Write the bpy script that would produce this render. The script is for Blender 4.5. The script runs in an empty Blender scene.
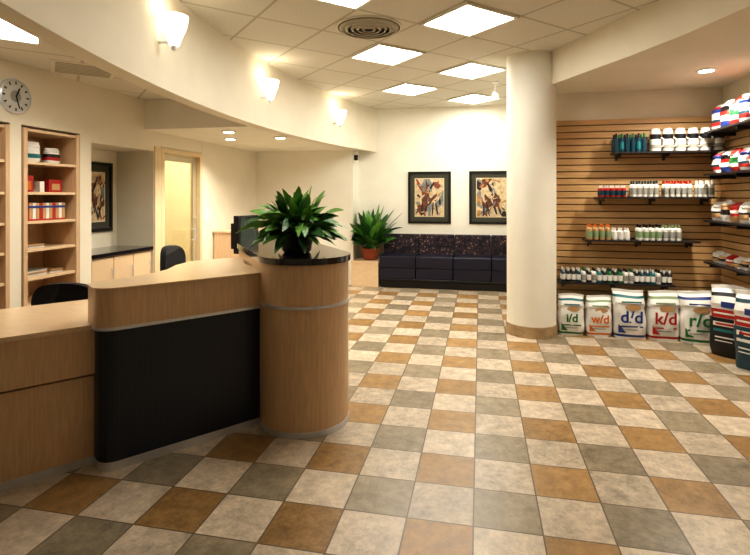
import bpy, math, random
from mathutils import Vector, Matrix
random.seed(7)
S=bpy.context.scene
TH=math.atan(105/500); H=1.5
# ------------------------------------------------------------------ materials
MATS={}
def nt(name):
    m=bpy.data.materials.new(name); m.use_nodes=True
    n=m.node_tree.nodes; l=m.node_tree.links
    return m,n,l,n['Principled BSDF']
def mat(name,col=(.8,.8,.8),rough=.5,metal=0,var=0,scale=20,stretch=(1,1,1),bump=0,emis=0,coat=0,alpha=1,trans=0):
    if name in MATS: return MATS[name]
    m,n,l,p=nt(name)
    p.inputs['Base Color'].default_value=(*col,1); p.inputs['Roughness'].default_value=rough
    p.inputs['Metallic'].default_value=metal
    p.inputs['Coat Weight'].default_value=coat
    p.inputs['Transmission Weight'].default_value=trans
    if emis:
        p.inputs['Emission Color'].default_value=(*col,1); p.inputs['Emission Strength'].default_value=emis
    tc=n.new('ShaderNodeTexCoord'); mp=n.new('ShaderNodeMapping'); mp.inputs['Scale'].default_value=stretch
    l.new(tc.outputs['Object'],mp.inputs['Vector'])
    nz=n.new('ShaderNodeTexNoise'); nz.inputs['Scale'].default_value=scale; nz.inputs['Detail'].default_value=5
    l.new(mp.outputs['Vector'],nz.inputs['Vector'])
    v=max(var,.02)
    mr=n.new('ShaderNodeMapRange'); mr.inputs[1].default_value=.3; mr.inputs[2].default_value=.7
    mr.inputs[3].default_value=1-v; mr.inputs[4].default_value=1+v
    l.new(nz.outputs['Fac'],mr.inputs[0])
    vm=n.new('ShaderNodeVectorMath'); vm.operation='SCALE'; vm.inputs[0].default_value=col
    l.new(mr.outputs[0],vm.inputs['Scale']); l.new(vm.outputs[0],p.inputs['Base Color'])
    if bump:
        b=n.new('ShaderNodeBump'); b.inputs['Strength'].default_value=bump; b.inputs['Distance'].default_value=.01
        l.new(nz.outputs['Fac'],b.inputs['Height']); l.new(b.outputs[0],p.inputs['Normal'])
    MATS[name]=m; return m
def srgb(r,g,b):
    f=lambda c:(c/255/12.92) if c/255<.04045 else ((c/255+.055)/1.055)**2.4
    return (f(r),f(g),f(b))
WALL=mat('paint_cream',srgb(238,234,220),.7,var=.03,scale=3)
WALL2=mat('paint_tan',srgb(230,222,203),.7,var=.03,scale=3)
WOOD=mat('maple_wood',srgb(208,176,140),.38,var=.10,scale=14,stretch=(6,6,.5),coat=.15)
WOODH=mat('maple_wood_top',srgb(222,194,158),.3,var=.07,scale=12,stretch=(1,5,5),coat=.2)
SLAT=mat('slatwall_wood',srgb(198,160,112),.5,var=.10,scale=8,stretch=(.6,.6,8))
GROOVE=mat('slat_groove',srgb(80,56,32),.8)
def perforated():
    m,n,l,p=nt('perforated_black_panel'); tc=n.new('ShaderNodeTexCoord'); mp=n.new('ShaderNodeMapping')
    mp.inputs['Rotation'].default_value=(0,0,-math.atan2(.783,.622)); l.new(tc.outputs['Object'],mp.inputs[0])
    sc=n.new('ShaderNodeVectorMath'); sc.operation='MULTIPLY'; sc.inputs[1].default_value=(1,0.0,1); l.new(mp.outputs[0],sc.inputs[0])
    v=n.new('ShaderNodeTexVoronoi'); v.inputs['Scale'].default_value=80; v.inputs['Randomness'].default_value=0; l.new(sc.outputs[0],v.inputs['Vector'])
    r=n.new('ShaderNodeValToRGB'); e=r.color_ramp.elements; e[0].position=.28; e[0].color=(*srgb(42,52,70),1); e[1].position=.40; e[1].color=(*srgb(15,21,34),1)
    l.new(v.outputs['Distance'],r.inputs[0]); l.new(r.outputs[0],p.inputs['Base Color']); p.inputs['Roughness'].default_value=.35
    return m
DARK=perforated()
STONE=mat('black_granite',srgb(30,26,28),.12,var=.5,scale=120,coat=.5)
STEEL=mat('brushed_steel',srgb(214,218,226),.3,.7,var=.05)
BLACK=mat('black_plastic',srgb(18,18,20),.4)
BFAB=mat('black_fabric',srgb(16,16,20),.85,var=.2,scale=100)
NAVY=mat('navy_vinyl',srgb(22,23,44),.4,var=.15,scale=40)
WHITE=mat('white_plastic',srgb(228,226,220),.4)
GREY=mat('grey_plastic',srgb(150,148,140),.5)
RED=mat('red_print',srgb(170,32,26),.45)
BLUE=mat('blue_print',srgb(34,58,130),.45)
TEAL=mat('teal_print',srgb(26,110,118),.45)
GREEN=mat('green_print',srgb(36,110,56),.45)
ORNG=mat('orange_print',srgb(208,112,38),.45)
DTEAL=mat('dark_teal_plastic',srgb(20,60,75),.3)
SAGE=mat('sage_print',srgb(130,150,110),.5)
TAN=mat('tan_print',srgb(190,150,104),.5)
LEAF=mat('leaf_green',srgb(104,156,66),.35,var=.35,scale=9)
LEAF2=mat('leaf_dark',srgb(50,96,42),.4,var=.35,scale=9)
SOIL=mat('soil',srgb(40,28,20),.9,var=.3,scale=60)
TERRA=mat('terracotta',srgb(150,72,42),.7,var=.1)
TRIMW=mat('white_metal_frame',srgb(225,220,205),.5)
def patterned():
    m,n,l,p=nt('patterned_fabric'); tc=n.new('ShaderNodeTexCoord')
    v=n.new('ShaderNodeTexVoronoi'); v.inputs['Scale'].default_value=16
    l.new(tc.outputs['Object'],v.inputs['Vector'])
    r=n.new('ShaderNodeValToRGB'); r.color_ramp.interpolation='CONSTANT'
    e=r.color_ramp.elements; e[0].color=(*srgb(128,104,96),1); e[0].position=0
    e[1].color=(*srgb(26,23,34),1); e[1].position=.24
    x=e.new(.46); x.color=(*srgb(74,54,58),1); x=e.new(.58); x.color=(*srgb(26,23,34),1)
    l.new(v.outputs['Distance'],r.inputs[0]); l.new(r.outputs[0],p.inputs['Base Color']); p.inputs['Roughness'].default_value=.9
    return m
PATT=patterned()
ARTC=[mat('art_paint_cream',srgb(206,186,150),.6,var=.3,scale=16),mat('art_paint_sky',srgb(128,134,134),.6,var=.3,scale=16),mat('art_paint_brown',srgb(100,58,38),.6,var=.45,scale=20),
 mat('art_paint_dark',srgb(34,28,30),.6,var=.4,scale=14),mat('art_paint_ochre',srgb(176,132,76),.6,var=.35,scale=16),mat('art_paint_rust',srgb(140,76,46),.6,var=.4,scale=18)]
def floormat():
    m,n,l,p=nt('floor_tiles'); T=.305
    tc=n.new('ShaderNodeTexCoord'); sp=n.new('ShaderNodeSeparateXYZ'); l.new(tc.outputs['Object'],sp.inputs[0])
    def M(op,a,b=None,c=None):
        q=n.new('ShaderNodeMath'); q.operation=op
        for i,v in enumerate((a,b,c)):
            if v is None: continue
            if isinstance(v,(int,float)): q.inputs[i].default_value=v
            else: l.new(v,q.inputs[i])
        return q.outputs[0]
    u=M('DIVIDE',M('ADD',sp.outputs[0],.03+T*40),T); v=M('DIVIDE',M('ADD',sp.outputs[1],-2.32+T*40),T)
    iu=M('FLOOR',u); iv=M('FLOOR',v); fu=M('FRACT',u); fv=M('FRACT',v)
    eu=M('MINIMUM',fu,M('SUBTRACT',1,fu)); ev=M('MINIMUM',fv,M('SUBTRACT',1,fv)); e=M('MINIMUM',eu,ev)
    grout=M('LESS_THAN',e,.012)
    par=M('MODULO',M('ADD',M('ADD',iu,iv),1),2)
    row=M('MODULO',iv,2)
    cb=n.new('ShaderNodeCombineXYZ'); l.new(iu,cb.inputs[0]); l.new(iv,cb.inputs[1])
    wn=n.new('ShaderNodeTexWhiteNoise'); wn.noise_dimensions='3D'; l.new(cb.outputs[0],wn.inputs[0])
    def mix(f,a,b):
        q=n.new('ShaderNodeMix'); q.data_type='RGBA'
        l.new(f,q.inputs[0])
        for i,x in((6,a),(7,b)):
            if isinstance(x,tuple): q.inputs[i].default_value=(*x,1)
            else: l.new(x,q.inputs[i])
        return q.outputs[2]
    other=mix(row,srgb(148,135,112),srgb(160,126,80))
    base=mix(par,srgb(196,180,158),other)
    nz=n.new('ShaderNodeTexNoise'); nz.inputs['Scale'].default_value=11; nz.inputs['Detail'].default_value=9; nz.inputs['Roughness'].default_value=.85
    of=n.new('ShaderNodeVectorMath'); of.operation='MULTIPLY_ADD'; l.new(wn.outputs['Color'],of.inputs[0]); of.inputs[1].default_value=(30,30,30); l.new(tc.outputs['Object'],of.inputs[2])
    l.new(of.outputs[0],nz.inputs['Vector'])
    k=M('ADD',M('MULTIPLY',nz.outputs['Fac'],2.4),M('ADD',M('MULTIPLY',wn.outputs['Value'],.28),-.40))
    vm=n.new('ShaderNodeVectorMath'); vm.operation='SCALE'; l.new(base,vm.inputs[0]); l.new(k,vm.inputs['Scale'])
    fin=mix(grout,vm.outputs[0],srgb(104,90,72))
    l.new(fin,p.inputs['Base Color'])
    l.new(M('ADD',M('MULTIPLY',nz.outputs['Fac'],.25),.2),p.inputs['Roughness'])
    b=n.new('ShaderNodeBump'); b.inputs['Strength'].default_value=.3; b.inputs['Distance'].default_value=.004
    l.new(M('ADD',M('MULTIPLY',grout,-1),M('MULTIPLY',nz.outputs['Fac'],.5)),b.inputs['Height']); l.new(b.outputs[0],p.inputs['Normal'])
    return m
FLOOR=floormat()
LP=.63
def ceilmat():
    m,n,l,p=nt('ceiling_tiles')
    tc=n.new('ShaderNodeTexCoord'); mp=n.new('ShaderNodeMapping'); l.new(tc.outputs['Object'],mp.inputs[0])
    mp.vector_type='POINT'; mp.inputs['Rotation'].default_value=(0,0,math.radians(45))
    c=math.cos(math.radians(45)); ax,ay=-.10,4.45
    rx=ax*c-ay*c; ry=ax*c+ay*c
    sp=n.new('ShaderNodeSeparateXYZ'); l.new(mp.outputs[0],sp.inputs[0])
    def M(op,a,b=None):
        q=n.new('ShaderNodeMath'); q.operation=op
        for i,v in enumerate((a,b)):
            if v is None: continue
            if isinstance(v,(int,float)): q.inputs[i].default_value=v
            else: l.new(v,q.inputs[i])
        return q.outputs[0]
    fu=M('FRACT',M('ADD',M('DIVIDE',M('SUBTRACT',sp.outputs[0],rx),LP),20.5))
    fv=M('FRACT',M('ADD',M('DIVIDE',M('SUBTRACT',sp.outputs[1],ry),LP),20.5))
    e=M('MINIMUM',M('MINIMUM',fu,M('SUBTRACT',1,fu)),M('MINIMUM',fv,M('SUBTRACT',1,fv)))
    g=M('LESS_THAN',e,.02)
    mx=n.new('ShaderNodeMix'); mx.data_type='RGBA'; l.new(g,mx.inputs[0])
    nz=n.new('ShaderNodeTexNoise'); nz.inputs['Scale'].default_value=60; l.new(tc.outputs['Object'],nz.inputs['Vector'])
    vm=n.new('ShaderNodeVectorMath'); vm.operation='SCALE'; vm.inputs[0].default_value=srgb(218,213,200)
    l.new(M('ADD',M('MULTIPLY',nz.outputs['Fac'],.3),.85),vm.inputs['Scale'])
    l.new(vm.outputs[0],mx.inputs[6]); mx.inputs[7].default_value=(*srgb(186,179,163),1)
    l.new(mx.outputs[2],p.inputs['Base Color']); p.inputs['Roughness'].default_value=.9
    return m
CEIL=ceilmat()
def emit(name,col,st):
    m,n,l,p=nt(name); p.inputs['Base Color'].default_value=(*col,1); p.inputs['Emission Color'].default_value=(*col,1); p.inputs['Emission Strength'].default_value=st
    return m
E_TROF=emit('troffer_glow',(1,.965,.89),22)
E_DOWN=emit('downlight_glow',(1,.92,.76),12)
E_SCON=emit('sconce_glass_glow',(1,.90,.72),2.2)
# ------------------------------------------------------------------ mesh builder
class B:
    def __init__(s,name): s.name=name; s.v=[]; s.f=[]; s.mi=[]; s.sm=[]; s.mats=[]; s.M=Matrix()
    def add(s,vs,fs,m,sm=False):
        if m not in s.mats: s.mats.append(m)
        k=s.mats.index(m); o=len(s.v)
        s.v+= [tuple(s.M@Vector(p)) for p in vs]
        for f in fs: s.f.append([o+i for i in f]); s.mi.append(k); s.sm.append(sm)
    def at(s,x=0,y=0,z=0,rz=0,rx=0,ry=0):
        s.M=Matrix.Translation((x,y,z))@Matrix.Rotation(rz,4,'Z')@Matrix.Rotation(ry,4,'Y')@Matrix.Rotation(rx,4,'X'); return s
    def box(s,x0,x1,y0,y1,z0,z1,m):
        vs=[(x,y,z) for z in(z0,z1) for y in(y0,y1) for x in(x0,x1)]
        s.add(vs,[(0,2,3,1),(4,5,7,6),(0,1,5,4),(2,6,7,3),(0,4,6,2),(1,3,7,5)],m)
    def prism(s,pts,z0,z1,m,sm=False):
        a=sum(pts[i][0]*pts[(i+1)%len(pts)][1]-pts[(i+1)%len(pts)][0]*pts[i][1] for i in range(len(pts)))
        if a<0: pts=pts[::-1]
        n=len(pts); vs=[(x,y,z0) for x,y in pts]+[(x,y,z1) for x,y in pts]
        s.add(vs,[tuple(range(n-1,-1,-1)),tuple(range(n,2*n))],m)
        s.add(vs,[(i,(i+1)%n,n+(i+1)%n,n+i) for i in range(n)],m,sm)
    def lathe(s,prof,m,seg=24,c=(0,0,0),share=False):
        def ring(r,z): return [(c[0]+r*math.cos(2*math.pi*i/seg),c[1]+r*math.sin(2*math.pi*i/seg),c[2]+z) for i in range(seg)]
        if share:
            vs=[];
            for r,z in prof: vs+=ring(r,z)
            fs=[(j*seg+i,j*seg+(i+1)%seg,(j+1)*seg+(i+1)%seg,(j+1)*seg+i) for j in range(len(prof)-1) for i in range(seg)]
            s.add(vs,fs,m,True)
        else:
            for a,b in zip(prof,prof[1:]):
                s.add(ring(*a)+ring(*b),[(i,(i+1)%seg,seg+(i+1)%seg,seg+i) for i in range(seg)],m,True)
        if prof[0][0]>1e-4: s.add(ring(*prof[0]),[tuple(range(seg-1,-1,-1))],m)
        if prof[-1][0]>1e-4: s.add(ring(*prof[-1]),[tuple(range(seg))],m)
    def tube(s,path,r,m,seg=8):
        vs=[];P=[Vector(p) for p in path]
        for i,p in enumerate(P):
            t=(P[min(i+1,len(P)-1)]-P[max(i-1,0)]).normalized()
            a=t.cross(Vector((0,0,1)));
            if a.length<.1: a=t.cross(Vector((1,0,0)))
            a.normalize(); b=t.cross(a)
            for k in range(seg):
                q=p+r*(math.cos(2*math.pi*k/seg)*a+math.sin(2*math.pi*k/seg)*b); vs.append(tuple(q))
        fs=[(j*seg+i,j*seg+(i+1)%seg,(j+1)*seg+(i+1)%seg,(j+1)*seg+i) for j in range(len(P)-1) for i in range(seg)]
        s.add(vs,fs,m,True); s.add(vs[:seg],[tuple(range(seg))],m); s.add(vs[-seg:],[tuple(range(seg))],m)
    def done(s,bevel=0,parent=None,name=None):
        me=bpy.data.meshes.new(s.name); me.from_pydata(s.v,[],s.f)
        for m in s.mats: me.materials.append(m)
        me.polygons.foreach_set('material_index',s.mi); me.polygons.foreach_set('use_smooth',s.sm); me.update()
        o=bpy.data.objects.new(name or s.name,me); S.collection.objects.link(o)
        if bevel:
            b=o.modifiers.new('bevel','BEVEL'); b.width=bevel; b.segments=3; b.limit_method='ANGLE'; b.angle_limit=math.radians(50)
        if parent: o.parent=parent
        return o
def slab(name,x0,x1,y0,y1,z0,z1,m):
    b=B(name); b.box(x0,x1,y0,y1,z0,z1,m); return b.done()
cx=lambda y:-2.42+(y-5)**2/22
# ------------------------------------------------------------------ shell
slab('floor',-6,2.8,-2.2,9,-.1,0,FLOOR)
slab('ceiling',-6,2.8,-2.2,9,3.05,3.15,CEIL)
slab('wall_back',-2.3,.95,8.7,8.85,0,3.05,WALL)
b=B('wall_reception'); b.box(-4.05,-2.12,8.28,8.4,0,3.05,WALL); b.box(-2.24,-2.12,8.4,8.7,0,3.05,WALL); b.done()
X0,X1=-4.05,-3.9
for nm,a in(('wall_left',(X0,X1,-2.2,2.85,0,3.05)),('wall_left_shelf_header',(X0,X1,2.85,4.27,2.13,3.05)),('wall_left_shelf_pier',(X0,X1,3.51,3.62,0,2.13)),
    ('wall_left_pier',(X0,X1,4.27,4.34,0,3.05)),('wall_left_niche_header',(X0,X1,4.34,5.56,2.14,3.05)),
    ('wall_left_door_pier',(X0,X1,5.50,5.555,0,2.14)),('wall_left_door_header',(X0,X1,5.56,6.5,2.125,3.05)),('wall_left_rear',(X0,X1,6.505,8.4,0,3.05))): slab(nm,*a,WALL2)
for nm,a in(('wall_niche_back',(-4.5,-4.42,4.42,5.42,0,2.06)),('wall_niche_near',(-4.5,X1,4.34,4.42,0,2.14)),('wall_niche_far',(-4.5,X1,5.42,5.5,0,2.14)),('wall_niche_top',(-4.5,X1,4.42,5.42,2.06,2.14))): slab(nm,*a,WALL2)
slab('wall_shelf_back',-4.36,-4.3,2.8,4.3,0,2.2,WALL2)
b=B('wall_side_room'); SR=mat('paint_warm',srgb(238,228,196),.7)
b.box(-5.9,-5.8,5.5,8.4,0,3.05,SR); b.box(-5.8,-4.05,8.28,8.38,0,3.05,SR); b.box(-5.8,-4.5,5.5,5.58,0,3.05,SR); b.done()
slab('wall_front',-4.05,2.75,-2.2,-2.1,0,3.05,WALL)
slab('wall_right',2.6,2.75,-2.1,6.3,0,3.05,WALL)
slab('wall_nook',.8,.92,6.27,8.7,0,3.05,WALL)
slab('wall_display',.8,2.6,6.13,6.27,0,3.05,WALL2)
b=B('wall_slat_panel')
b.box(.84,2.6,6.11,6.13,.06,2.38,GROOVE)
b.box(2.58,2.6,2.5,6.11,.06,2.38,GROOVE)
z=.06
while z<2.36:
    b.box(.84,2.58,6.09,6.11,z,min(z+.064,2.38),SLAT)
    b.box(2.56,2.58,2.5,6.09,z,min(z+.064,2.38),SLAT); z+=.0755
b.done()
ys=[-2.1+i*(8.7+2.1)/60 for i in range(61)]
b=B('wall_curved_fascia')
vs=[]
for y in ys:
    for dx,zz in((0,2.3),(0,3.05),(-.14,3.05),(-.14,2.3)): vs.append((cx(y)+dx,y,zz))
fs=[]
for j in range(60):
    for k in range(4): fs.append((j*4+k,(j+1)*4+k,(j+1)*4+(k+1)%4,j*4+(k+1)%4))
b.add(vs,fs,WALL2,True)
b.add(vs[:4],[(0,1,2,3)],WALL2); b.add(vs[-4:],[(3,2,1,0)],WALL2)
o=b.done(); 
m_=o.modifiers.new('es','EDGE_SPLIT'); m_.split_angle=math.radians(40)
yy=[y for y in ys if y<=8.28]+[8.28]
b=B('ceiling_reception'); b.prism([(-3.9,-2.1)]+[(cx(y)-.13,y) for y in yy]+[(-3.9,8.28)],2.65,2.72,CEIL); b.done()
yy2=[5.25]+[y for y in ys if 5.25<y<8.28]+[8.28]
b=B('ceiling_soffit'); b.prism([(-3.9,5.25)]+[(cx(y)-.13,y) for y in yy2]+[(-3.9,8.28)],2.3,2.65,WALL); b.done()
cr=[(.74,5.62),(1.0,5.1),(1.25,4.6),(1.47,4.1),(1.66,3.55),(1.85,2.9),(2.02,2.2),(2.15,1.4),(2.25,.4),(2.3,-.8),(2.3,-2.1)]
b=B('ceiling_drop'); b.prism([(.74,6.13)]+cr+[(2.6,-2.1),(2.6,6.13)],2.70,3.05,WALL2); b.done()
b=B('column'); TB=mat('base_tile',srgb(170,144,108),.4,var=.2,scale=15)
b.lathe([(.262,0),(.262,3.05)],WALL,48,(.555,5.775,0)); b.lathe([(.272,0),(.272,.12),(.262,.12)],TB,48,(.555,5.775,0)); b.done()
slab('baseboard_back',-1.64,.8,8.685,8.7,0,.1,TB)
slab('baseboard_right',2.545,2.56,2.5,5.4,0,.1,TB)
slab('baseboard_display',.84,2.56,6.075,6.09,0,.1,TB)
# ------------------------------------------------------------------ ceiling fixtures
def troffer(x,y,z,rot=math.radians(45),m=E_TROF,name='ceiling_light_panel'):
    b=B(name).at(x,y,z,rot); h=LP/2-.01
    for a in((-h,h,-h,-h+.03),(-h,h,h-.03,h),(-h,-h+.03,-h+.03,h-.03),(h-.03,h,-h+.03,h-.03)): b.box(*a,-.018,0,TRIMW)
    b.box(-h+.03,h-.03,-h+.03,h-.03,-.008,0,m)
    return b.done()
L=LP*math.sqrt(2)
for x,y in((-.10,4.45),(-.10,4.45+2*L),(-.10,4.45+4*L),(-.1-L,4.45+L),(-.1-L,4.45+3*L),(-.1-L,4.45-L)):
    troffer(x,y,3.05)
E_TR2=emit('troffer_glow_soft',(1,.965,.89),12)
E_TR3=emit('troffer_glow_dim',(1,.965,.89),4)
troffer(-.1,4.45-2*L,3.05,m=E_TR3)
troffer(-3.2,2.72,2.65,m=E_TR2)
VENT=mat('vent_grey',srgb(176,168,150),.6)
def vent(x,y,z,rot):
    b=B('air_vent').at(x,y,z,rot); h=.25
    b.box(-h,h,-h,h,-.006,0,TRIMW)
    for k in range(8): b.box(-h+.03,h-.03,-h+.04+k*.055,-h+.065+k*.055,-.010,-.006,VENT)
    b.done()
b=B('ceiling_air_diffuser').at(-.1-L,4.45,3.05,0)
b.lathe([(.30,-.012),(.30,0)],TRIMW,40)
for r_ in(.27,.22,.17,.12,.07): b.lathe([(r_,-.016),(r_-.012,-.03),(r_-.028,-.03),(r_-.02,-.014)],VENT,40)
b.lathe([(.285,-.014),(.285,-.013)],mat('vent_shadow',srgb(104,95,80),.7),40); b.done()
vent(-3.5,3.88,2.65,math.radians(45))
def spot(x,y,z,e,size=110,col=(1,.92,.78)):
    b=B('recessed_downlight'); b.lathe([(.085,-.012),(.085,0)],TRIMW,24,(x,y,z)); b.lathe([(.062,-.014),(.062,-.012)],E_DOWN,24,(x,y,z)); b.done()
    l=bpy.data.lights.new('downlight_lamp','SPOT'); l.energy=e; l.spot_size=math.radians(size); l.spot_blend=.8; l.color=col; l.shadow_soft_size=.06
    o=bpy.data.objects.new('downlight_lamp',l); o.location=(x,y,z-.03); S.collection.objects.link(o)
for a in((-3.0,3.85,2.65),(-3.35,6.3,2.3),(-2.62,6.3,2.3),(-3.0,5.6,2.3)): spot(*a,80,140)
for a in((2.09,5.26,2.7),(2.2,3.7,2.7),): spot(*a,(180 if a[1]>5 else 80),150)
def sconce(y):
    x=cx(y); s=(cx(y+.01)-cx(y-.01))/.02; n=Vector((1,-s,0)).normalized()
    b=B('wall_sconce'); b.at(x+n.x*.115,y+n.y*.115,2.715)
    b.lathe([(.012,-.13),(.034,-.12),(.055,-.06),(.085,.01),(.10,.09),(.094,.09),(.08,.02),(.05,-.05),(.001,-.06)],E_SCON,24,share=True)
    b.lathe([(.001,-.16),(.02,-.15),(.022,-.12),(.012,-.11)],STEEL,12)
    b.at(); c=Vector((x,y,2.62))
    b.tube([c+n*.005,c+n*.1],.012,STEEL); b.done()
    l=bpy.data.lights.new('sconce_lamp','POINT'); l.energy=1.4; l.color=(1,.92,.74); l.shadow_soft_size=.05
    o=bpy.data.objects.new('sconce_lamp',l); o.location=(x+n.x*.14,y+n.y*.14,2.84); S.collection.objects.link(o)
for y in(3.22,5.25,7.3,1.2): sconce(y)
b=B('ceiling_spotlight'); b.lathe([(.05,-.02),(.05,0)],WHITE,16,(.2,6.9,3.05)); b.tube([(.2,6.9,3.03),(.2,6.9,2.9)],.012,WHITE); b.tube([(.2,6.98,2.9),(.2,6.82,2.84)],.045,WHITE,12); b.done()
# ------------------------------------------------------------------ reception desk
d=Vector((.622,.783)); n=Vector((.783,-.622)); P1=Vector((-1.98,2.34))+n*.0+d*.035
def arc(c,r,a0,a1,k=8): return [(c[0]+r*math.cos(a0+(a1-a0)*i/k),c[1]+r*math.sin(a0+(a1-a0)*i/k)) for i in range(k+1)]
an=math.atan2(n.y,n.x)
def trans(off,ro):
    r=.10; c=P1-n*r+d*.03
    front=arc(c,r+off,an-math.pi/2,an)
    P2=P1+d*.92+n*off
    back=[(-1.72,3.45),(-1.9,3.78),(-2.02,3.72),(-2.18,3.46),(-2.16,3.25),(-2.09,3.05),(-2.08,2.85),(-2.13,2.69)]
    if ro: back=[(-1.6,3.3),(-1.95,3.02),(-2.10,2.74)]
    e=c-d*(r+off)-n*.13
    return front+[tuple(P2)]+back+[tuple(e)]
b=B('reception_desk')
b.prism(trans(-.016,True),0,.05,STEEL)
b.prism(trans(-.012,True),.05,.77,DARK)
b.prism(trans(.008,True),.772,.79,STEEL)
b.prism(trans(.006,False),.79,1.0,WOOD)
b.prism(trans(.012,False),1.0,1.006,WOODH)
b.prism([(-1.9,3.75),(-2.0,3.70),(-2.14,3.46),(-2.12,3.25),(-1.6,3.3)],0,.79,WOOD)
A=Vector((-1.98,2.34))-n*.14
def low(f,bk,l,r): 
    p=[A+n*f-d*l,A+n*f+d*r,A-n*bk+d*r,A-n*bk-d*l]; return [tuple(q) for q in p]
b.prism(low(-.024,.6,1.75,.1),0,.05,STEEL)
b.prism(low(-.02,.6,1.75,.1),.05,.50,WOOD)
b.prism(low(-.05,.6,1.75,.1),.50,.515,BLACK)
b.prism(low(0,.6,1.75,.1),.515,.765,WOOD)
b.prism(low(.008,.80,1.76,.1),.765,.79,WOODH)
b.prism([tuple(A-n*.2+d*.1),tuple(A-n*.80+d*.1),tuple(A-n*.80+d*.55),tuple(A-n*.2+d*.55)],.765,.79,WOODH)
C0=Vector((-1.168,3.229)); C1=Vector((-1.70,3.98)); ax=(C1-C0).normalized(); aa=math.atan2(ax.y,ax.x)
def pill(r): return arc(C0,r,aa+math.pi/2,aa+1.5*math.pi,28)+arc(C1,r,aa-math.pi/2,aa+math.pi/2,20)
b.prism(pill(.302),0,.035,STEEL,False)
b.prism(pill(.299),.035,.80,WOOD,False)
b.prism(pill(.306),.798,.816,STEEL,False)
b.prism(pill(.299),.815,1.075,WOOD,False)
b.prism(pill(.312),1.075,1.115,STONE,False)
b.done(.003)
b=B('office_desk'); b.box(-2.74,-2.15,4.35,5.1,.72,.75,WOODH)
for x,y in((-2.72,4.38),(-2.22,4.38),(-2.72,5.02),(-2.22,5.02)): b.box(x,x+.05,y,y+.05,0,.72,WOOD)
b.box(-2.7,-2.2,5.04,5.07,.2,.72,WOOD); b.done(.004)
b=B('computer_monitor').at(-2.37,4.78,.75,math.radians(80))
b.lathe([(.11,0),(.11,.015),(.03,.03),(.03,.16)],BLACK,20)
b.box(-.17,.17,-.04,.02,.18,.56,BLACK); b.box(-.11,.11,.02,.10,.22,.48,BLACK)
b.box(-.145,.145,-.044,-.04,.21,.53,mat('screen_glass',srgb(50,66,62),.1)); b.done(.012)
b=B('storage_cabinet'); b.box(-3.88,-3.35,6.8,7.5,.0,.97,WOOD); b.box(-3.89,-3.33,6.78,7.52,.97,1.0,WOODH)
for z0 in(.06,.37,.68): b.box(-3.35,-3.335,6.83,7.47,z0,z0+.28,WOODH); b.box(-3.335,-3.32,7.05,7.25,z0+.22,z0+.235,STEEL)
b.done(.004)
def chair(x,y,rz,top):
    b=B('office_chair').at(x,y,0,rz)
    for k in range(5):
        a=2*math.pi*k/5; b.tube([(0,0,.11),(.25*math.cos(a),.25*math.sin(a),.075)],.018,BLACK)
        b.lathe([(.02,0),(.03,.012),(.03,.045),(.012,.06)],BLACK,12,(.25*math.cos(a),.25*math.sin(a),0))
    b.tube([(0,0,.1),(0,0,.42)],.025,STEEL,12)
    b.prism([(.22*math.copysign(abs(math.cos(t))**.6,math.cos(t)),.21*math.copysign(abs(math.sin(t))**.6,math.sin(t))) for t in [2*math.pi*i/28 for i in range(28)]],.42,.5,BFAB,True)
    b.tube([(0,.15,.43),(0,.27,.47),(0,.29,.6),(0,.26,top-.2)],.018,BLACK)
    W,Hh=.24,.2; vs=[];N=28
    for off in(-.03,.03):
        for i in range(N):
            t=2*math.pi*i/N; X=W*math.copysign(abs(math.cos(t))**.7,math.cos(t)); Z=Hh*math.copysign(abs(math.sin(t))**.7,math.sin(t))
            vs.append((X,.25-.9*X*X+off,top-Hh+Z))
    b.add(vs,[tuple(range(N-1,-1,-1)),tuple(range(N,2*N))],BFAB); b.add(vs,[(i,(i+1)%N,N+(i+1)%N,N+i) for i in range(N)],BFAB,True)
    b.done(.012)
chair(-3.05,3.35,math.radians(195),.87)
chair(-3.1,4.95,math.radians(98),.965)
# ------------------------------------------------------------------ bookshelves
def shelfunit(y0,y1):
    b=B('bookshelf'); x0,x1=-4.29,-3.885
    b.box(x0,x1,y0,y0+.04,0,2.11,WOOD); b.box(x0,x1,y1-.04,y1,0,2.11,WOOD); b.box(x0,x0+.02,y0+.04,y1-.04,0,2.11,WOOD)
    for z in(.06,.30,.52,.755,1.01,1.26,1.52,1.79,2.08): b.box(x0+.02,x1-.01,y0+.04,y1-.04,z,z+.025,WOODH)
    b.box(x0+.02,x1-.03,y0+.04,y1-.04,0,.06,WOOD)
    return b.done(.003)
shelfunit(3.63,4.25); shelfunit(2.88,3.5)
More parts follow.
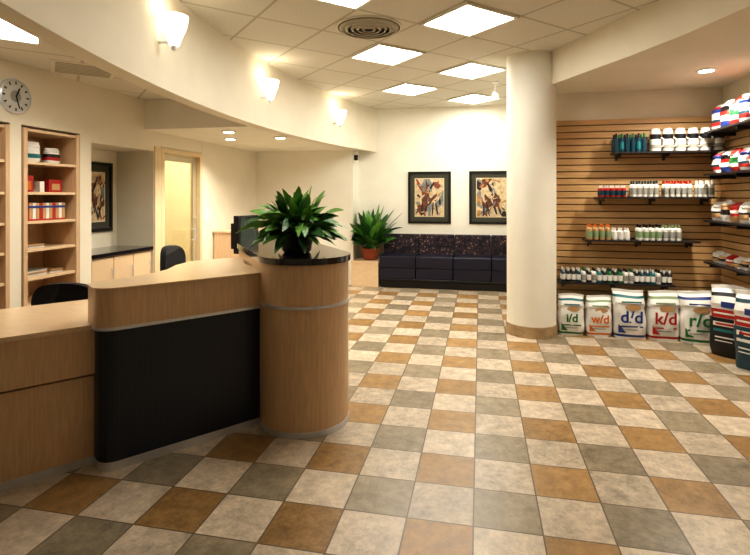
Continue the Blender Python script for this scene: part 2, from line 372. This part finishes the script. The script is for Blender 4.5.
# ------------------------------------------------------------------ product helpers
def sell(w,dp,k=24,e=.6):
    return [(w/2*math.copysign(abs(math.cos(t))**e,math.cos(t)),dp/2*math.copysign(abs(math.sin(t))**e,math.sin(t))) for t in [2*math.pi*i/k for i in range(k)]]
def bag_into(b,w,h,dp,bands,seed=0):
    R=random.Random(seed); N=20; rows=[]; ph=[R.uniform(0,6.28) for _ in range(6)]
    lean=R.uniform(-.04,.04)
    for j in range(N+1):
        t=j/N
        if t<.75: dd=dp*(.80+.34*math.sin(math.pi*min(1,(t+.08)/.95))); 
        else: dd=dp*(1.05*(1-((t-.75)/.25)**1.2)+.05)
        if t>=.92: dd=dp*.06
        ww=w*(.90+.10*math.sin(math.pi*min(1,t*1.3+.1)) if t<.7 else .985-.05*math.sin(math.pi*(t-.7)/.3))
        row=[]
        for x,y in sell(ww,max(dd,.01)):
            amp=.035*dp if t<.93 else .02*dp
            k=amp*math.sin(9*t+ph[0]+x/w*5)+amp*math.sin(17*t+ph[1]-x/w*9)*.7
            row.append((x+lean*h*t*t+.01*w*math.sin(14*t+ph[2]),y+k,h*t+(.02*h*math.sin(x/w*5+ph[3]) if t>.6 else 0)*(t-.6)*2))
        rows.append(row)
    n=24
    for j in range(N):
        t=(j+.5)/N
        for tm,mm in bands:
            if t<=tm: break
        b.add(rows[j]+rows[j+1],[(i,(i+1)%n,n+(i+1)%n,n+i) for i in range(n)],mm,True)
    b.add(rows[0],[tuple(range(n-1,-1,-1))],bands[0][1]); b.add(rows[-1],[tuple(range(n))],bands[-1][1])
def text_on(body,x,y,z,rz,size,m,parent):
    c=bpy.data.curves.new('label_text','FONT'); c.body=body; c.size=size; c.align_x='CENTER'; c.extrude=.001; c.offset=.003
    c.materials.append(m); o=bpy.data.objects.new('label_text',c); S.collection.objects.link(o)
    o.location=(x,y,z); o.rotation_euler=(math.pi/2,0,rz); o.parent=parent
def floor_bag(x,y,rz,w,h,dp,body,c1,c2,seed,ts=.13):
    b=B('pet_food_bag').at(x,y,0.0,rz); bag_into(b,w,h,dp,[(.05,WHITE),(.11,c1),(.83,WHITE),(.89,c2),(1,WHITE)],seed)
    f=-dp/2*1.17
    b.add([(w*.05+w*.24*math.cos(t),f+.006,h*.665+h*.06*math.sin(t)) for t in [2*math.pi*i/20 for i in range(20)]],[tuple(range(20))],TAN)
    b.add([(-w*.30,f+.004,h*.76),(w*.30,f+.004,h*.76),(w*.30,f+.004,h*.79),(-w*.30,f+.004,h*.79)],[(0,1,2,3)],c2)
    b.add([(-w*.34,f+.002,h*.26),(w*.34,f+.002,h*.26),(w*.34,f+.002,h*.29),(-w*.34,f+.002,h*.29)],[(0,1,2,3)],c1)
    b.add([(-w*.28,f+.002,h*.20),(w*.2,f+.002,h*.20),(w*.2,f+.002,h*.22),(-w*.28,f+.002,h*.22)],[(0,1,2,3)],GREY)
    b.add([(-w*.40,f+.01,h*.14),(-w*.16,f+.006,h*.14),(-w*.40,f+.01,h*.32)],[(0,1,2)],c1)
    o=b.done()
    c,s_=math.cos(rz),math.sin(rz); fy=f-.004
    text_on(body,x-s_*fy,y+c*fy,h*.36,rz,ts,c1,o)
W_=WHITE
floor_bag(.97,5.80,0,.27,.44,.17,'i/d',GREEN,TEAL,1,.12)
floor_bag(1.255,5.82,.03,.27,.43,.17,'w/d',ORNG,SAGE,2,.12)
floor_bag(1.56,5.79,-.03,.32,.51,.19,'d/d',BLUE,TEAL,3,.17)
floor_bag(1.88,5.79,.02,.31,.51,.19,'k/d',RED,SAGE,4,.17)
floor_bag(2.19,5.73,-.1,.33,.53,.2,'r/d',GREEN,BLUE,5,.18)
def dbag(x,y,rz,w,h,dp,c1,seed):
    b=B('pet_food_bag').at(x,y,0,rz); bag_into(b,w,h,dp,[(.55,c1),(.86,W_),(.90,c1),(1,W_)],seed); f=-dp/2*1.19
    def q(x0,x1,z0,z1,m,o=0): b.add([(w*x0,f-o,h*z0),(w*x1,f-o,h*z0),(w*x1,f-o,h*z1),(w*x0,f-o,h*z1)],[(0,1,2,3)],m)
    q(-.38,.38,.56,.68,RED); q(-.33,.33,.61,.635,W_,.002)
    q(-.16,.22,.71,.79,BLUE); q(-.34,.34,.36,.40,TEAL if c1 is BLACK else W_); q(-.3,.3,.27,.29,W_); q(-.3,.1,.22,.235,W_); q(-.34,.34,.44,.50,W_); q(-.28,.28,.455,.485,RED,.002)
    b.done()
dbag(2.33,5.30,-.75,.36,.66,.19,BLACK,6)
dbag(2.36,4.90,-.95,.36,.68,.19,DTEAL,7)
dbag(2.38,4.45,-1.3,.38,.66,.19,BLUE,8)
SH=mat('dark_shelf',srgb(38,34,34),.4)
def dshelf(x0,x1,z):
    b=B('display_shelf'); b.box(x0,x1,5.84,6.085,z-.018,z,SH)
    k=max(2,int((x1-x0)/.45)+1)
    for i in range(k):
        x=x0+.06+(x1-x0-.12)*i/(k-1); b.box(x-.006,x+.006,5.9,6.085,z-.05,z-.018,SH); b.box(x-.006,x+.006,6.03,6.085,z-.085,z-.05,SH)
    b.done()
ZS=(1.99,1.50,1.03,.56)
XR=((1.44,2.53),(1.27,2.42),(1.14,2.27),(.86,2.03))
for z,(a,c) in zip(ZS,XR): dshelf(a,c,z)
def bottle(b,x,y,z,r,h,body,cap,lab=None):
    b.at(x,y,z)
    b.lathe([(r*.9,0),(r,.01),(r,h*.68),(r*.45,h*.8)],body,14); b.lathe([(r*.5,h*.8),(r*.5,h),(r*.42,h)],cap,12)
    if lab: b.lathe([(r*1.03,h*.15),(r*1.03,h*.55)],lab,14)
    b.at()
b=B('bottle_row')
for i in range(6):
    for yy_ in(5.9,6.0): bottle(b,1.46+i*.056,yy_,ZS[0]+.001,.024,.2,DTEAL,[BLACK,GREEN][i%2],TEAL if i%3==1 else None)
b.done()
b=B('jar_row')
for i in range(6):
    x=1.86+i*.122
    b.at(x,5.93,ZS[0]+.001); b.lathe([(.05,0),(.055,.01),(.055,.12),(.046,.15)],WHITE,18); b.lathe([(.05,.15),(.052,.20),(.04,.245),(.03,.245)],WHITE,16)
    b.lathe([(.0565,.03),(.0565,.075)],GREY,18); b.lathe([(.03,.13),(.0545,.132),(.056,.185),(.03,.187)],BLACK,16); b.tube([(.05,-.02,.05),(.075,-.03,.06),(.075,-.03,.13),(.048,-.02,.15)],.008,WHITE)
    b.at()
b.done()
b=B('bottle_row')
x=1.31
for i in range(18):
    g=i//5
    body,cap,lab=[(RED,WHITE,DTEAL),(WHITE,DTEAL,GREY),(WHITE,RED,GREY),(WHITE,WHITE,GREY)][min(g,3)]
    for yy_ in(5.9,5.99): bottle(b,x,yy_,ZS[1]+.001,.022,.125+.05*(g>0),body,cap,lab)
    x+=.057+(.04 if i%5==4 else 0)
b.done()
b=B('bottle_row')
x=1.19
for i in range(16):
    g=i//4
    if i%8==7: x+=.06; continue
    for yy_ in(5.9,5.99): bottle(b,x,yy_,ZS[2]+.001,.024,.17 if g!=1 else .13,WHITE if g!=0 else TAN,[ORNG,WHITE,BLACK,SAGE][g],[SAGE,None,SAGE,GREY][g])
    x+=.064
b.done()
b=B('bottle_row')
x=.91; R=random.Random(3)
for i in range(21):
    c=R.choice([(GREEN,DTEAL),(DTEAL,WHITE),(WHITE,GREEN),(WHITE,BLACK),(BLACK,WHITE),(TEAL,WHITE)])
    for yy_ in(5.9,5.98): bottle(b,x,yy_,ZS[3]+.001,.023,.15,c[0],c[1],WHITE if c[0] is not WHITE else GREY)
    x+=.054
b.done()
for k,z in enumerate((2.18,1.74,1.26,.83)):
    b=B('display_shelf'); b.box(2.29,2.555,3.6,5.83,z-.02,z,SH)
    for y in(3.8,4.5,5.2,5.75): b.box(2.32,2.555,y,y+.012,z-.055,z-.02,SH)
    b.done()
    b=B('small_bag_row'); R=random.Random(k+20); y=5.73
    i=0
    while y>3.8:
        w=.17 if k!=3 else .13; hh=(.26,.22,.2,.11)[k]
        cs=[[(.15,W_),(.3,RED),(.42,DTEAL),(.65,W_),(.8,BLUE),(.9,RED),(1,W_)],[(.25,BLUE),(.45,W_),(.62,RED),(.8,BLACK),(1,W_)],[(.2,RED),(.35,W_),(.6,GREEN),(.75,W_),(1,RED)]] if k<2 else [[(.15,W_),(.4,TAN),(.5,BLACK),(.8,W_),(1,W_)],[(.3,W_),(.55,BLACK),(.8,TAN),(1,W_)],[(.3,TAN),(.45,RED),(.6,W_),(1,RED)]]
        b.at(2.41,y,z+.001,-math.pi/2+R.uniform(-.15,.15)); bag_into(b,w,hh*R.uniform(.92,1.05),.12,cs[i%len(cs)],i+k*9)
        b.at(); y-=w+.015; i+=1
    b.done()
b=B('small_bag_row')
b.at(-4.01,3.80,1.816,1.3); bag_into(b,.17,.19,.1,[(.2,W_),(.4,TEAL),(.8,W_),(1,W_)],1)
b.at(-4.01,4.04,1.816,1.57); bag_into(b,.15,.15,.09,[(.2,W_),(.4,RED),(.6,BLACK),(1,W_)],2); b.at(); b.done()
b=B('boxed_product_row')
for y,z,w,h,m in((3.77,1.546,.13,.15,RED),(3.775,1.566,.07,.08,ORNG),(4.08,1.546,.15,.12,RED),(4.08,1.566,.09,.06,TAN),(3.93,1.546,.05,.10,W_)):
    dx=.006 if m in(ORNG,TAN) else 0; b.box(-4.12,-4.0+dx,y-w/2,y+w/2,z,z+h,m)
b.done(.002)
b=B('striped_basket')
for k in range(12):
    y=3.71+k*.036; b.box(-4.13,-3.95,y,y+.034,1.286,1.286+.16,[RED,TAN,WHITE,TAN][k%4])
b.box(-4.13,-3.945,3.71,4.14,1.40,1.42,BLUE); b.box(-4.13,-3.945,3.71,4.14,1.286,1.30,RED)
b.done(.003)
b=B('folder_stack')
for z,y0,y1,hh in((.781,3.70,3.98,.05),(.781,4.02,4.16,.03),(1.036,3.72,3.95,.03)):
    for q in range(int(hh/.01)): b.box(-4.2,-4.0+.004*(q%3),y0+.003*(q%2),y1,z+q*.01,z+q*.01+.009,[W_,GREY,TAN][q%3])
b.done()
b=B('wall_clock').at(-3.9,3.55,2.36,0,0,math.pi/2)
CF=mat('clock_face',srgb(205,205,200),.2)
b.lathe([(.15,0),(.15,.02),(.135,.03),(.135,.018)],STEEL,40); b.lathe([(.135,.015),(.135,.019)],CF,40)
for k in range(12):
    a=2*math.pi*k/12; c,s_=math.cos(a),math.sin(a)
    b.add([(c*.10-s_*.007,s_*.10+c*.007,.021),(c*.10+s_*.007,s_*.10-c*.007,.021),(c*.125+s_*.007,s_*.125-c*.007,.021),(c*.125-s_*.007,s_*.125+c*.007,.021)],[(0,1,2,3)],BLACK)
b.tube([(0,0,.026),(-.07,.03,.026)],.006,BLACK); b.tube([(0,0,.026),(.1,.03,.026)],.004,BLACK); b.lathe([(.05,.019),(.05,.021)],GREY,20); b.done()
b=B('built_in_cabinet'); b.box(-4.418,-3.94,4.43,5.41,0,.86,WOOD); b.box(-4.418,-3.90,4.425,5.415,.86,.9,STONE)
for k in range(3): y=4.45+k*.32; b.box(-3.94,-3.92,y,y+.31,.1,.84,WOODH); b.tube([(-3.915,y+.27,.6),(-3.90,y+.27,.6),(-3.90,y+.27,.72),(-3.915,y+.27,.72)],.006,STEEL)
b.done(.003)
FR=mat('picture_frame_black',srgb(18,16,16),.3); MT=mat('picture_mat_olive',srgb(66,66,54),.8); MT2=mat('picture_mat_cream',srgb(220,205,170),.8)
def picture(x,y,z,rz,w,h,seed):
    b=B('framed_picture').at(x,y,z,rz); t=.04
    b.box(-w/2,w/2,-.03,-.002,-h/2,-h/2+t,FR); b.box(-w/2,w/2,-.03,-.002,h/2-t,h/2,FR); b.box(-w/2,-w/2+t,-.03,-.002,-h/2+t,h/2-t,FR); b.box(w/2-t,w/2,-.03,-.002,-h/2+t,h/2-t,FR)
    b.box(-w/2+t,w/2-t,-.015,-.002,-h/2+t,h/2-t,MT)
    i=.115; b.box(-w/2+i,w/2-i,-.017,-.015,-h/2+i,h/2-i,MT2)
    i=.125; aw,ah=w-2*i,h-2*i
    b.box(-aw/2,aw/2,-.0175,-.017,-ah/2,ah/2,ARTC[0])
    R=random.Random(seed)
    def blob(cx_,cz_,rx,rz_,m,rot=0,lay=0,irr=.22):
        ph=[R.uniform(0,6.28) for _ in range(3)]; pts=[]
        for k in range(28):
            a=2*math.pi*k/28; q=1+irr*(math.sin(2*a+ph[0])*.5+math.sin(3*a+ph[1])*.4+math.sin(5*a+ph[2])*.3)
            X=rx*q*math.cos(a); Z=rz_*q*math.sin(a)
            X,Z=X*math.cos(rot)-Z*math.sin(rot),X*math.sin(rot)+Z*math.cos(rot)
            pts.append((max(-.495,min(.495,cx_+X))*aw,-.0178-.0003*lay,max(-.495,min(.495,cz_+Z))*ah))
        b.add(pts,[tuple(range(28))],m)
    for k in range(16): blob(R.uniform(-.5,.5),R.uniform(-.5,.5),R.uniform(.08,.26),R.uniform(.03,.12),ARTC[R.choice([1,4,0,5,2,3])],R.uniform(0,3),k,.35)
    f=1 if seed%2 else -1
    blob(-.04*f,-.05,.27,.16,ARTC[2],.45*f,17,.3)
    blob(.16*f,.18,.11,.20,ARTC[0],-.6*f,18,.3)
    blob(.26*f,.33,.15,.07,ARTC[5],-.4*f,19,.2)
    for lx in(-.26,-.12,.12,.26): blob(lx*f,-.30,.03,.18,ARTC[3],R.uniform(-.5,.5),20,.2)
    blob(.06*f,.26,.04,.17,ARTC[3],-.6*f,21,.35)
    for k in range(26): blob(R.uniform(-.45,.45),R.uniform(-.45,.45),R.uniform(.03,.11),R.uniform(.01,.03),ARTC[R.choice([0,0,3,4,1,5,2])],R.uniform(0,3),22+k,.35)
    b.done()
picture(-.86,8.7,1.49,0,.74,.90,1); picture(.19,8.7,1.49,0,.74,.90,4)
picture(-4.42,5.02,1.5,math.pi/2,.6,.82,7)
DW=mat('pale_door_wood',srgb(222,200,162),.4,var=.07,scale=14,stretch=(6,6,.5))
b=B('door_1')
b.box(-4.05,-3.885,5.56,5.62,0,2.12,DW); b.box(-4.05,-3.885,6.44,6.5,0,2.12,DW); b.box(-4.05,-3.885,5.62,6.44,2.06,2.12,DW)
AL=mat('aluminium_frame',srgb(205,195,170),.35,.6)
GL=mat('door_glass',(.95,.95,.9),.02,trans=1)
for a in((5.63,5.70,0.01,2.05),(6.36,6.43,0.01,2.05)): b.box(-3.99,-3.95,a[0],a[1],a[2],a[3],AL)
b.box(-3.99,-3.95,5.70,6.36,.01,.2,AL); b.box(-3.99,-3.95,5.70,6.36,1.97,2.05,AL)
b.box(-3.975,-3.965,5.70,6.36,.2,1.97,GL)
b.tube([(-3.95,6.33,1.05),(-3.90,6.33,1.05),(-3.90,6.33,.9),(-3.95,6.33,.9)],.012,STEEL); b.lathe([(.03,0),(.03,.012)],STEEL,16,(-3.95,6.395,1.2)); b.done(.003)
b=B('trim_1'); b.box(-3.9,-3.885,5.43,5.555,0,2.12,DW); b.done()
l=bpy.data.lights.new('side_room_lamp','POINT'); l.energy=60; l.color=(1,.93,.78); l.shadow_soft_size=.2
o=bpy.data.objects.new('side_room_lamp',l); o.location=(-4.9,6.9,2.5); S.collection.objects.link(o)
slab('light_switch',-3.9,-3.89,6.6,6.68,1.15,1.28,WHITE)
# ------------------------------------------------------------------ bench, planter
b=B('upholstered_bench')
b.box(-1.62,.78,8.16,8.62,0,.13,BLACK); b.box(-1.62,.78,8.1,8.66,.13,.16,BLACK)
for k in range(4):
    x0=-1.63+k*.603; b.box(x0+.006,x0+.597,8.10,8.5,.16,.34,NAVY); b.box(x0+.004,x0+.599,8.08,8.52,.34,.53,NAVY)
    b.box(x0+.004,x0+.599,8.5,8.66,.5,.86,PATT)
b.done(.03)
b=B('planter_box'); b.box(-2.11,-1.65,8.12,8.66,0,.4,WOODH); b.box(-2.115,-1.645,8.11,8.67,.4,.43,WOODH); b.done(.004)
def leaf(b,c,az,L_,lift,droop,w,m,stem=.3,clamp=None,tw=0):
    N=9; vs=[]; ca,sa=math.cos(az),math.sin(az)
    for i in range(N+1):
        t=i/N; r=L_*math.cos(lift)*t*(1+.25*t*droop); z=L_*(math.sin(lift)*t-droop*t*t)
        tt=max(0,(t-stem)/(1-stem)); ww=.003+w*(math.sin(math.pi*min(1,tt**.75))**.9 if tt<1 else 0)
        for s_,dz in((-1,.22),(0,0),(1,.22)):
            q=[c[0]+ca*r-sa*s_*ww,c[1]+sa*r+ca*s_*ww,c[2]+z+dz*ww+tw*s_*ww]
            if clamp: q[0]=max(q[0],clamp[0]); q[1]=min(q[1],clamp[1])
            vs.append(tuple(q))
    fs=[]
    for i in range(N):
        for k in(0,1): fs.append((i*3+k,i*3+k+1,(i+1)*3+k+1,(i+1)*3+k))
    b.add(vs,fs,m,True)
R=random.Random(11)
px,py=-1.25,3.30
b=B('potted_peace_lily'); b.lathe([(.085,1.115),(.10,1.13),(.115,1.22),(.12,1.23),(.105,1.23),(.1,1.215)],BLACK,28,(px,py,0)); b.lathe([(.1,1.212),(.1,1.215)],SOIL,20,(px,py,0))
for i in range(240):
    az=R.uniform(0,2*math.pi); u_=R.random(); lift=math.radians(20+64*u_); L_=R.uniform(.34,.50) if u_>.4 else R.uniform(.24,.34)
    dr=R.uniform(.35,.7) if u_<.7 else R.uniform(.25,.42)
    leaf(b,(px+R.uniform(-.06,.06),py+R.uniform(-.06,.06),1.22),az,L_,lift,dr,R.uniform(.024,.036),R.choice([LEAF,LEAF,LEAF2]),.40,None,R.uniform(-.8,.8))
b.done()
b=B('potted_floor_plant'); qx,qy=-1.84,8.38
b.lathe([(.09,.43),(.12,.44),(.145,.60),(.155,.60),(.155,.63),(.13,.63),(.13,.61)],TERRA,28,(qx,qy,0)); b.lathe([(.13,.605),(.13,.61)],SOIL,20,(qx,qy,0))
for i in range(170):
    az=R.uniform(0,2*math.pi); lift=math.radians(R.uniform(28,88)); L_=R.uniform(.58,.92)*(.72 if lift<.9 else 1)
    leaf(b,(qx+R.uniform(-.06,.06),qy+R.uniform(-.06,.06),.61),az,L_,lift,R.uniform(.1,.45),R.uniform(.035,.055),R.choice([LEAF2,LEAF2,LEAF]),.35,(-2.1,8.68),R.uniform(-.6,.6))
b.done()
b=B('security_camera'); b.box(-2.118,-2.06,8.33,8.39,2.14,2.22,BLACK); b.tube([(-2.08,8.36,2.16),(-2.05,8.2,2.14)],.025,BLACK,12); b.done()
# ------------------------------------------------------------------ world, camera
w=bpy.data.worlds.new('world'); S.world=w; w.use_nodes=True; w.node_tree.nodes['Background'].inputs[0].default_value=(1,.9,.75,1); w.node_tree.nodes['Background'].inputs[1].default_value=.3
cam=bpy.data.cameras.new('camera'); cam.sensor_width=36; cam.lens=24; cam.shift_y=-80.5/750
co=bpy.data.objects.new('camera',cam); co.location=(0,0,H); co.rotation_euler=(math.pi/2,0,TH); S.collection.objects.link(co); S.camera=co
S.view_settings.view_transform='Standard'
try: S.view_settings.look='Medium High Contrast'
except Exception as ex: print('look',ex)
